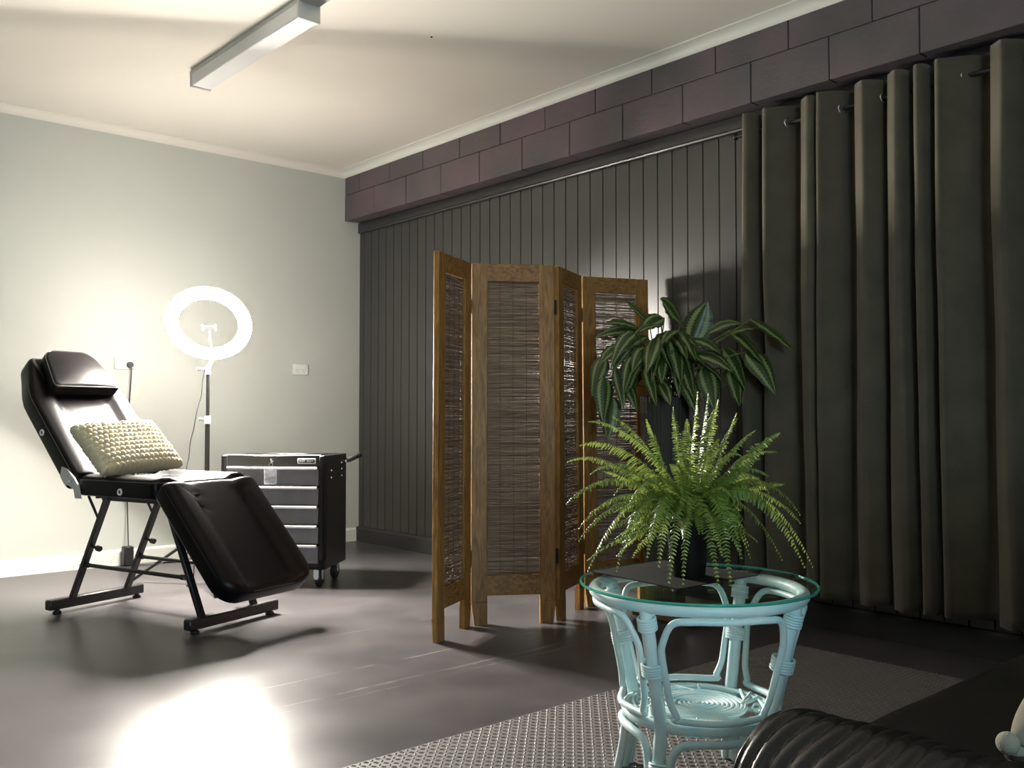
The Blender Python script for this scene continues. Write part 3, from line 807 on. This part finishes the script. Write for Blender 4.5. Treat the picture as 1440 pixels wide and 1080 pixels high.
b = MB(); b.torus((0, 0, .196), .182, .0135, n=60, m=12); sh = b.build('shelf_ring', 'cane', TT)
b = MB(); sp = []
for i in range(36 * 9):
    a = 2 * PI * i / 36; sp.append((( .006 + .0118 * i / 36) * math.cos(a), (.006 + .0118 * i / 36) * math.sin(a), .207 + .001 * math.sin(a * 3)))
b.tube(sp, .0056, 8); b.build('spiral_coil', 'cane', sh)
for k in range(4):
    b = MB(); a = LA[k] + .45
    for j, (r0, r1) in enumerate(((.108, .178), (.120, .178), (.135, .178))):
        pts_ = []
        for i in range(9):
            f = i / 8; aa = a + .10 + (j * .20) + f * .42; r_ = r0 + (r1 - r0) * f ** 1.6
            pts_.append((r_ * math.cos(aa), r_ * math.sin(aa), .208))
        b.tube(pts_, .0055, 8)
    b.torus((.145 * math.cos(a), .145 * math.sin(a), .206), .162 * 0 + .010, .003, (math.sin(a), -math.cos(a), .3), 14, 6)
    b.build('shelf_scroll', 'cane', sh)
b = MB()
b.torus((0, 0, .206), .118, .0055, n=48, m=8); b.torus((0, 0, .206), .165, .0055, n=48, m=8)
for k in range(8):
    a = 2 * PI * k / 8; b.tube([(.05 * math.cos(a), .05 * math.sin(a), .196), (.176 * math.cos(a), .176 * math.sin(a), .194)], .0065, 8)
b.build('shelf_spokes', 'cane', sh)
# glass top
b = MB(); GR = .297
b.lathe([(0, GZ), (GR - .003, GZ), (GR, GZ + .002), (GR, GZ + .006), (GR - .003, GZ + .008), (0, GZ + .008)], (0, 0, 0), 128)
gl = b.build('glass_top', 'glass', None); gl.location = TC
tag(gl, 'round clear glass sheet with green edge lying on the cane table', 'glass table top')
bm_ = MB(); bm_.torus((0, 0, GZ + .004), GR + .0005, .0038, n=128, m=8); eg = bm_.build('polished_edge', 'glass_edge', gl)
# placemat
b = MB(); q = [Vector((-1.997, -4.341)), Vector((-2.025, -4.655)), Vector((-1.71, -4.67)), Vector((-1.70, -4.345))]
pz = GZ + .0143
vs = [(p.x, p.y, pz) for p in q] + [(p.x, p.y, pz + .0022) for p in q]
b.add(vs, [(3, 2, 1, 0), (4, 5, 6, 7), (0, 1, 5, 4), (1, 2, 6, 5), (2, 3, 7, 6), (3, 0, 4, 7)])
tag(b.build('placemat', 'mesh', smooth=False), 'dark woven square placemat under the fern pot on the glass table', 'placemat')

# ------------------------------------------------------------------ fern
FP = Vector((-1.862, -4.560, pz + .0026))
FE = thing('potted_fern', 'bushy bright green sword fern in a small black pot on the glass table', 'potted plant', FP)
b = MB(); b.lathe([(0, 0), (.042, 0), (.044, .004), (.056, .125), (.060, .127), (.060, .140), (.056, .141), (.053, .120), (0, .118)], n=36); b.build('pot', 'pot', FE)
b = MB(); b.lathe([(0, .124), (.052, .122)], n=24); b.build('soil', 'soil', FE)
fol = MB(); stm = MB()
def frond(mb, base, tip, lift, npin=30, wmax=.030, rng=random, twist=0, side=None):
    base = Vector(base); tip = Vector(tip); L = (tip - base).length
    c1 = base + Vector((0, 0, lift)) * .8 + (tip - base) * .18
    c2 = tip - (tip - base) * .30 + Vector((0, 0, lift * .75))
    def B(t):
        return base * (1 - t) ** 3 + c1 * 3 * t * (1 - t) ** 2 + c2 * 3 * t * t * (1 - t) + tip * t ** 3
    AL = sum((B(i / 20) - B((i + 1) / 20)).length for i in range(20)); n = max(20, 2 * int(AL / .0060 / 2)); L = AL; pts_ = [B(i / n) for i in range(n + 1)]
    stm.tube(pts_[::2] if n % 2 == 0 else pts_, [.0016 * (1 - .75 * i / (len(pts_[::2]) - 1 if n % 2 == 0 else n)) for i in range(len(pts_[::2]) if n % 2 == 0 else n + 1)], 4)
    sd = side
    if sd is None:
        h = Vector((tip.x - base.x, tip.y - base.y, 0))
        if h.length < .06: h = RT * .5 + FH * -.2
        sd = Vector((0, 0, 1)).cross(h).normalized()
    for i in range(int(n * .14), n + 1):
        t_ = i / n; p = pts_[min(i, n)]
        T = (B(min(1, t_ + .02)) - B(max(0, t_ - .02))).normalized()
        S = (sd - T * sd.dot(T))
        if S.length < .1: S = T.orthogonal()
        S.normalize(); NN = T.cross(S)
        S2 = (S * math.cos(twist) + NN * math.sin(twist)); N2 = T.cross(S2)
        env = min(1, (t_ - .08) / .28) * (1 - max(0, (t_ - .40) / .66) ** 1.6)
        w = wmax * max(.12, env)
        for s_ in (-1, 1):
            fold = rng.uniform(.05, .75)
            w = wmax * max(.12, env) * rng.uniform(.85, 1.1)
            D = (S2 * s_ * math.cos(fold) - N2 * math.sin(fold) * (1 if N2.z > 0 else -1) + T * rng.uniform(.12, .38)).normalized()
            wd = L / n * .44
            W_ = T * wd
            q = p + D * (.5 * w); dr = Vector((0, 0, -w * .10))
            o = mb.add([p - W_ * .55, p + W_ * .75, q + W_ * .95, p + D * w + W_ * .5 + dr * 1.6, p + D * w - W_ * .15 + dr * 1.6, q - W_ * .75, q + N2 * .0012 + dr * .3],
                       [(0, 1, 2, 6), (6, 2, 3), (6, 3, 4), (6, 4, 5), (0, 6, 5)])
KPX = .001826
orig = Vector((0, 0, .128))
tips = [(982, 550, .02, .02), (1001, 552, .05, .03), (1007, 561, -.02, .04), (1013, 575, .08, .03), (948, 572, .03, .0), (941, 581, -.04, .0), (908, 590, .02, .05),
        (863, 585, .08, .08), (824, 592, .02, .12), (808, 625, -.06, .13), (793, 651, .04, .12), (789, 709, -.03, .16), (804, 739, -.10, .15), (817, 800, -.08, .24),
        (854, 796, -.12, .24), (1043, 588, .05, .04), (1058, 605, -.03, .06), (1036, 580, .0, .03), (1102, 609, .03, .06), (1085, 635, -.05, .10), (1063, 666, -.12, .12),
        (1137, 742, .06, .17), (1139, 798, -.03, .24), (1119, 794, -.08, .24), (1078, 779, -.14, .20), (1000, 818, -.20, .26), (939, 812, -.18, .22), (922, 814, -.16, .26),
        (1020, 775, -.16, .18), (985, 809, -.19, .24), (890, 770, -.20, .20), (870, 700, -.17, .16), (930, 660, -.14, .12), (905, 640, .0, .08), (1030, 640, -.1, .12),
        (960, 600, -.08, .04), (975, 590, .1, .03), (1100, 700, .12, .16), (830, 670, .1, .14), (1110, 720, -.1, .18), (850, 690, -.15, .16)]
rg = random.Random(3)
for (x, y, dep, lift) in tips:
    off = RT * ((x - 965) * KPX) + FH * dep + Vector((0, 0, (814 - y) * KPX))
    if off.z < .015 and (off.xy.length < .33): off.z = .012
    bs = orig + off * .06 + Vector((rg.uniform(-.03, .03), rg.uniform(-.03, .03), -.005))
    frond(fol, bs, off, lift, rg.choice((30, 34, 38)), rg.uniform(.023, .031), rg, rg.uniform(-.6, .6))
for i in range(76):
    a = rg.uniform(0, 2 * PI); e = rg.uniform(-.45, 1.25) if i % 2 else rg.uniform(-.5, .4); L = rg.uniform(.17, .30) if i % 2 else rg.uniform(.13, .22)
    off = orig + Vector((math.cos(a) * math.cos(e), math.sin(a) * math.cos(e), math.sin(e))) * L
    off.z = max(off.z, .02)
    frond(fol, orig + Vector((rg.uniform(-.03, .03), rg.uniform(-.03, .03), -.005)), off, rg.uniform(.04, .14) * (1.2 - e * .7), 28, rg.uniform(.020, .030), rg, rg.uniform(-.7, .7))
fol.build('fronds', 'fern', FE, angle=180); stm.build('frond_stalks', 'stem', FE)

# ------------------------------------------------------------------ plinth, planter and striped plant
b = MB(); b.bevbox((-.285, -3.335, .030), (.205, .175, .018), .003)
b.bevbox((-.285, -3.335, .006), (.19, .16, .006), .002)
tag(b.build('plinth', 'plinth'), 'low dark brown timber board on the floor under the fluted planter', 'plinth')
PP = Vector((-.40, -3.29, .049))
PL = thing('potted_plant', 'dark striped-leaf arching plant in a tall grey fluted planter in front of the screen', 'potted plant', PP)
b = MB()
b.lathe([(0, 0), (.085, 0), (.088, .01), (.112, .96), (.115, .985), (.108, .99), (.098, .97), (.095, .94)], n=144, fn=lambda a, z: 1 + (.018 if math.sin(a * 36) > 0 else -.018) * (1 if 0 < z < .97 else 0))
b.build('fluted_planter', 'planter', PL, angle=30)
b = MB(); b.lathe([(0, .95), (.097, .945)], n=24); b.build('soil', 'soil', PL)
lv = MB(); ls = MB(); leafuv = []
LPX = 4.39 / 1314.5
def leaf(base, tip, width, sag, roll=0, nz=10, curl=.25, nrm=None):
    base = Vector(base); tip = Vector(tip); ax = tip - base
    c1 = base + ax * .5 + Vector((0, 0, sag))
    sd = ax.cross(nrm if nrm is not None else Vector((0, 0, 1)))
    if sd.length < .02: sd = RT.copy()
    sd.normalize()
    NU = 8; vs = []; uv = []
    for j in range(nz + 1):
        t_ = j / nz; p = base * (1 - t_) ** 2 + c1 * 2 * t_ * (1 - t_) + tip * t_ ** 2
        T = ((c1 - base) * (1 - t_) + (tip - c1) * t_).normalized()
        S = (sd - T * sd.dot(T)).normalized(); NN = T.cross(S)
        S2 = S * math.cos(roll) + NN * math.sin(roll); N2 = T.cross(S2)
        w = width * .68 * (math.sin(PI * min(1, t_ * .97 + .03) ** .75)) ** .8 if t_ < 1 else .0003
        w = max(w, .0006)
        for i in range(NU + 1):
            f = -1 + 2 * i / NU
            rip = .004 * math.sin(t_ * 24 + (1 if f > 0 else 2)) * abs(f)
            vs.append(p + S2 * (w * f) + N2 * (curl * w * abs(f) + rip)); uv.append((i / NU, t_))
    fs = [(j * (NU + 1) + i, j * (NU + 1) + i + 1, (j + 1) * (NU + 1) + i + 1, (j + 1) * (NU + 1) + i) for j in range(nz) for i in range(NU)]
    lv.add(vs, fs); leafuv.extend(uv)
def px(x, y, dep): return RT * ((x - 927.5) * LPX) + FH * dep + Vector((0, 0, (870 - y) * LPX - .049))
crown = Vector((0, 0, .96))
LV = [(902, 476, 851, 527, -.10, .075, .09), (884, 472, 847, 522, -.16, .06, .07), (901, 497, 876, 527, -.20, .07, .05), (857, 522, 865, 579, -.14, .055, .04), (934, 484, 938, 547, -.24, .085, .07),
      (912, 480, 928, 527, -.20, .07, .06), (966, 484, 988, 426, -.02, .12, -.01), (1035, 456, 1084, 504, -.30, .085, .03), (1004, 494, 1031, 556, -.16, .10, .09), (962, 502, 1010, 530, -.22, .075, .04),
      (892, 468, 828, 479, -.06, .06, .03), (888, 463, 845, 459, -.08, .05, .02), (918, 462, 884, 474, -.18, .06, .02), (842, 505, 824, 560, -.06, .075, .03), (842, 534, 838, 596, -.10, .08, .03),
      (868, 540, 880, 575, -.16, .05, .02), (914, 540, 920, 562, -.22, .05, .01), (958, 482, 992, 502, -.18, .08, .04), (940, 470, 920, 485, -.22, .06, .03), (988, 470, 1020, 462, -.04, .05, .03),
      (1010, 470, 1050, 520, -.22, .08, .04), (1030, 500, 1062, 560, -.26, .09, .05), (1015, 520, 1020, 575, -.18, .09, .03), (880, 505, 862, 560, -.20, .05, .03), (895, 520, 905, 575, -.24, .06, .03),
      (975, 520, 985, 580, -.2, .09, .04), (945, 520, 962, 590, -.22, .09, .03), (850, 560, 845, 620, -.08, .09, .02), (905, 455, 886, 440, -.05, .03, 0), (865, 490, 835, 515, -.14, .06, .03),
      (925, 450, 905, 462, -.1, .07, .02), (950, 455, 935, 440, -.04, .07, .02), (1000, 480, 1045, 470, -.20, .06, .03)]
rl = random.Random(11)
for (x0, y0, x1, y1, dep, w, sag) in LV:
    b0 = px(x0, y0, dep * .75 + .02); t0 = px(x1, y1, dep); ax = t0 - b0
    ln_ = max(ax.length, .16); t0 = b0 + ax.normalized() * ln_ if ax.length < .16 else t0
    leaf(b0, t0, w * .88, sag + .02, rl.uniform(-.4, .4), nrm=(-FH * .75 + Vector((0, 0, .65))))
    st = crown + Vector((rl.uniform(-.04, .04), rl.uniform(-.04, .04), 0))
    mid = (st + b0) / 2 + Vector((0, 0, .07)) - (b0 - st) * .15
    ls.tube(catmull([st, mid, b0], 6), .0032, 6)
for i in range(26):
    a = rl.uniform(0, 2 * PI); d = Vector((math.cos(a), math.sin(a), 0))
    if d.dot(FH) > .15 or d.x > .6: d = -d
    r0 = rl.uniform(.05, .16); z0 = rl.uniform(.18, .33)
    b0 = crown + d * r0 + Vector((0, 0, z0)); t0 = b0 + d * rl.uniform(.08, .17) + Vector((0, 0, rl.uniform(-.26, -.08)))
    leaf(b0, t0, rl.uniform(.05, .08), rl.uniform(.04, .09), rl.uniform(-.4, .4))
    st = crown + Vector((rl.uniform(-.04, .04), rl.uniform(-.04, .04), 0)); mid = (st + b0) / 2 + Vector((0, 0, .05))
    ls.tube(catmull([st, mid, b0], 5), .003, 6)
nv_ = len(lv.v)
me = bpy.data.meshes.new('striped_leaves'); me.from_pydata(lv.v, [], lv.f); uvl = me.uv_layers.new(name='UVMap')
for lp in me.loops: uvl.data[lp.index].uv = leafuv[lp.vertex_index]
me.shade_smooth(); me.materials.append(M['leaf']); o = bpy.data.objects.new('striped_leaves', me); COL.objects.link(o); o.parent = PL
ls.build('leaf_stalks', 'stem', PL)

# ------------------------------------------------------------------ curtain and rod
RX, RZ = -.078, 2.290
rod = thing('curtain_rod', 'thin black metal curtain rod running under the block beam', 'curtain rod', (RX, -3.50, RZ))
b = MB(); b.cyl((0, .02, 0), (0, -2.3, 0), .0095, 12); b.build('pole', 'black_metal', rod)
b = MB(); b.sphere((0, .028, 0), .016); b.build('finial', 'black_metal', rod)
for y in (-.02, -2.2):
    b = MB(); b.bar((0, y, -.012), (.0575, y, -.012), .014, .006); b.bevbox((.0560, y, -.01), (.0025, .012, .03), .001); b.build('bracket', 'black_metal', rod)
ridges = [-3.565, -3.672, -3.890, -3.948, -4.148, -4.298, -4.385, -4.468, -4.712, -4.86, -5.05, -5.18, -5.36, -5.55]
plan = [(-3.560, -.045, 0), (-3.552, -.085, 0)]
FW, BK = -.148, -.030; gp = .1
for i, y in enumerate(ridges):
    nx = ridges[i + 1] if i + 1 < len(ridges) else y - .2
    gap = y - nx; fw = FW + (.012 if gap < .08 else 0) + .006 * math.sin(i * 2.1)
    k_ = min(1, gp / .16); plan += [(y + .052 * k_, fw + .050, i), (y + .040 * k_, fw + .030, i), (y + .004, fw + .002, i), (y - .012, fw + .001, i), (y - .028, fw + .014, i)]; gp = gap
    plan += [(y - gap * .42, (fw + BK) / 2 + .004, i), (nx + min(.105, gap * .62), BK - .006, i), (nx + .064 * min(1, gap / .16), BK - .004, i)]
P2 = catmull([(x, y, 0) for y, x, _ in plan], 4)
CZ0, CZ1 = .155, 2.368
b = MB(); NZ = 60; vs = []
for j in range(NZ + 1):
    t_ = j / NZ; z = CZ1 + (CZ0 - CZ1) * t_
    for i, p in enumerate(P2):
        fr_ = i / len(P2)
        dy = .020 * t_ * noise.noise((p.y * 3.1, t_ * .9, 5)) + .008 * noise.noise((p.y * 9, t_ * 3.1, 9)) * min(1, t_ * 4)
        dx = .020 * noise.noise((p.y * 5, t_ * 1.7, 2)) * min(1, t_ * 3) + .006 * noise.noise((p.y * 14, t_ * 7, 4)) * min(1, t_ * 3)
        x = p.x * (1 + .12 * math.sin(t_ * PI)) + dx
        x = min(-.034 if z < .2 else -.020, x)
        zz = z + (.010 * noise.noise((p.y * 6, 1, 1)) if j == NZ else 0)
        vs.append((x, p.y + dy, zz))
n = len(P2)
b.add(vs, [(j * n + i, j * n + i + 1, (j + 1) * n + i + 1, (j + 1) * n + i) for j in range(NZ) for i in range(n - 1)])
cu = b.build('curtain', 'curtain', None, angle=180); so = cu.modifiers.new('thickness', 'SOLIDIFY'); so.thickness = .0022; so.offset = 0
tag(cu, 'long dark taupe eyelet curtain hanging in deep folds from the black rod', 'curtain')
for y in (-3.764, -4.030, -4.222, -4.555, -4.79):
    b = MB(); b.torus((0, 0, 0), .0215, .0032, (-.42, -.9, 0), 28, 8); e = b.build('eyelet', 'chrome', cu); e.location = (RX - .002, y, RZ)

# ------------------------------------------------------------------ checker mat
b = MB(); mx0, mx1, my0, my1 = -3.05, -.400, -6.2, -3.90
b.box(((mx0 + mx1) / 2, (my0 + my1) / 2, .003), ((mx1 - mx0) / 2, (my1 - my0) / 2, .003))
s_ = .0195
def dash(x, y, ang):
    ca, sa = math.cos(ang), math.sin(ang); L, w, h = .0088, .0034, .0026
    q = [(-L, 0, 0), (-L * .5, -w, 0), (L * .5, -w, 0), (L, 0, 0), (L * .5, w, 0), (-L * .5, w, 0), (-L * .45, 0, h), (L * .45, 0, h)]
    b.add([(x + u * ca - v * sa, y + u * sa + v * ca, .006 + z) for u, v, z in q],
          [(0, 1, 6), (1, 2, 7, 6), (2, 3, 7), (3, 4, 7), (4, 5, 6, 7), (5, 0, 6)])
i = 0
x = -2.75
while x < mx1 - .01:
    i += 1; j = 0; y = my1 - .012
    while y > -5.25:
        j += 1; dash(x, y, R(45 if (i + j) % 2 else -45)); y -= s_
    x += s_
mt = b.build('rubber_mat', 'rubber', None, smooth=False)
tag(mt, 'grey checker-plate rubber floor mat lying under the cane table', 'floor mat')

# ------------------------------------------------------------------ sofa
SF = thing('leather_sofa', 'black leather sofa with rolled pleated arm at the near right corner', 'sofa', (-2.70, -5.345, .006))
b = MB(); AR = .118; AZ = .425
NL, NC = 170, 56; vs = []
for i in range(NL + 1):
    t_ = i / NL; y = -.86 * t_
    # rounded front end
    e = max(0, 1 - t_ * .86 / .055); endf = math.sqrt(max(0, 1 - e * e)) * .42 + .58
    for k in range(NC):
        a = 2 * PI * k / NC
        ph = y * 125 + 1.6 * math.sin(a * 1.0 + 1) + 2.2 * noise.noise((y * 7, a * .8, 1))
        amp = .0095 * math.exp(t_ * -1.4) * (.55 + .8 * abs(noise.noise((y * 13, a * .7, 7))))
        rr = AR * endf - amp * 1.25 * (1 - abs(math.sin(ph))) ** 2.4 + .006 * noise.noise((y * 12, math.cos(a) * 2, math.sin(a) * 2))
        bulge = 1.12 if True else 1
        vs.append((rr * math.cos(a) * bulge, y, AZ + rr * math.sin(a)))
fs = [(i * NC + k, i * NC + (k + 1) % NC, (i + 1) * NC + (k + 1) % NC, (i + 1) * NC + k) for i in range(NL) for k in range(NC)]
# gathered end panel
o0 = len(vs)
for q_, (rf, yy) in enumerate(((.92, .004), (.8, -.004), (.78, -.012), (.70, .004), (.40, .010), (.05, .012))):
    for k in range(NC):
        a = 2 * PI * k / NC; rr = AR * .58 * rf
        vs.append((rr * math.cos(a) * 1.12, yy, AZ + rr * math.sin(a)))
rings = [0] + [o0 + q_ * NC for q_ in range(6)]
for a_, b_ in zip(rings[:-1], rings[1:]):
    fs += [(a_ + k, b_ + k, b_ + (k + 1) % NC, a_ + (k + 1) % NC) for k in range(NC)]
fs.append(tuple(rings[-1] + k for k in range(NC)))
b.add(vs, fs); arm = b.build('armrest', 'leather', SF, angle=180)
def Tbx(c, ax='z'):
    return lambda x, y, z: Vector((c[0] + x, c[1] + y, c[2] + z))
b = MB(); b.bevbox((0, -.46, .20), (.085, .40, .16), .02); b.build('arm_base', 'leather', SF)
b = MB(); slab(b, rrect(.50, .36, .05), .15, .045, Tbx((.62, -.305, .285)), lambda x, y: .02 * (1 - (x / .5) ** 2) * (1 - (y / .36) ** 2) + .004 * noise.noise((x * 9, y * 9, 0)), .50, .36); b.build('seat_cushion', 'leather', SF)
b = MB(); slab(b, rrect(.50, .36, .05), .15, .045, Tbx((1.63, -.305, .285)), lambda x, y: .02 * (1 - (x / .5) ** 2) * (1 - (y / .36) ** 2), .50, .36); b.build('seat_cushion', 'leather', SF)
b = MB(); b.bevbox((1.13, -.41, .17), (1.04, .44, .115), .03); b.build('sofa_base', 'leather', SF)
for x in (.62, 1.63):
    b = MB(); slab(b, rrect(.50, .24, .08), .20, .07, lambda u, v, z, x=x: Vector((x + u, -.68 - z * .9 - v * .25 + .06, .64 + v)), lambda x_, y_: .02 * (1 - (x_ / .5) ** 2), .50, .24); b.build('back_cushion', 'leather', SF)
b = MB(); b.bevbox((2.27, -.42, .30), (.11, .44, .25), .05); b.build('armrest', 'leather', SF)
for x in (0, 2.2):
    for y in (-.12, -.78):
        b = MB(); b.cyl((x, y, 0), (x, y, .06), .02, 12, .028); b.build('foot', 'black_plastic', SF)
# scatter cushion
cc = Vector((-2.02, -5.66, .60))
cx_ = Vector((.94, -.33, .02)).normalized(); cy_ = Vector((.42, -.48, .78)).normalized(); cz_ = cx_.cross(cy_).normalized(); cx_ = cy_.cross(cz_)
cc = Vector((-2.388, -5.552, .476)) + cx_ * .21 + cy_ * .18
def Tc(x, y, z): return cc + cx_ * x + cy_ * y + cz_ * z
CU = pillow('scatter_cushion', 'cotton', .42, .36, .14, Tc, lambda a, c: .004 * noise.noise((a * 3, c * 3, 1)), 60, 60)
tag(CU, 'beige cotton cushion with pompom trim on the black sofa', 'cushion')
rp = random.Random(5)
for k in range(15):
    x = -.21 + .42 * k / 14
    b = MB(); b.sphere(Tc(x, -.185, 0) + Vector((0, 0, rp.uniform(-.004, .004))), .0165, 16, 12); b.build('pompom', 'pom', CU)

# ------------------------------------------------------------------ light
w = bpy.data.worlds.new('fill_sky'); sc.world = w; w.use_nodes = True
bgn = w.node_tree.nodes['Background']; bgn.inputs[0].default_value = (.62, .85, .95, 1); bgn.inputs[1].default_value = 44  # cyan-tinted sky, serves as cool fill through the added window
pl = bpy.data.lights.new('fill_portal', 'AREA'); pl.shape = 'RECTANGLE'; pl.size = wx1 - wx0; pl.size_y = wz1 - wz0; pl.cycles.is_portal = True
po = bpy.data.objects.new('fill_portal', pl); COL.objects.link(po); po.location = ((wx0 + wx1) / 2, YB - .02, (wz0 + wz1) / 2); po.rotation_euler = (-PI / 2, 0, PI)
po.rotation_euler = (PI / 2, 0, 0)

vs_ = sc.view_settings
sc.display_settings.display_device = 'sRGB'
vs_.view_transform = 'Standard'; vs_.look = 'None'; vs_.gamma = 1; vs_.use_curve_mapping = False
vs_.exposure = -.88
sc.cycles.caustics_reflective = False
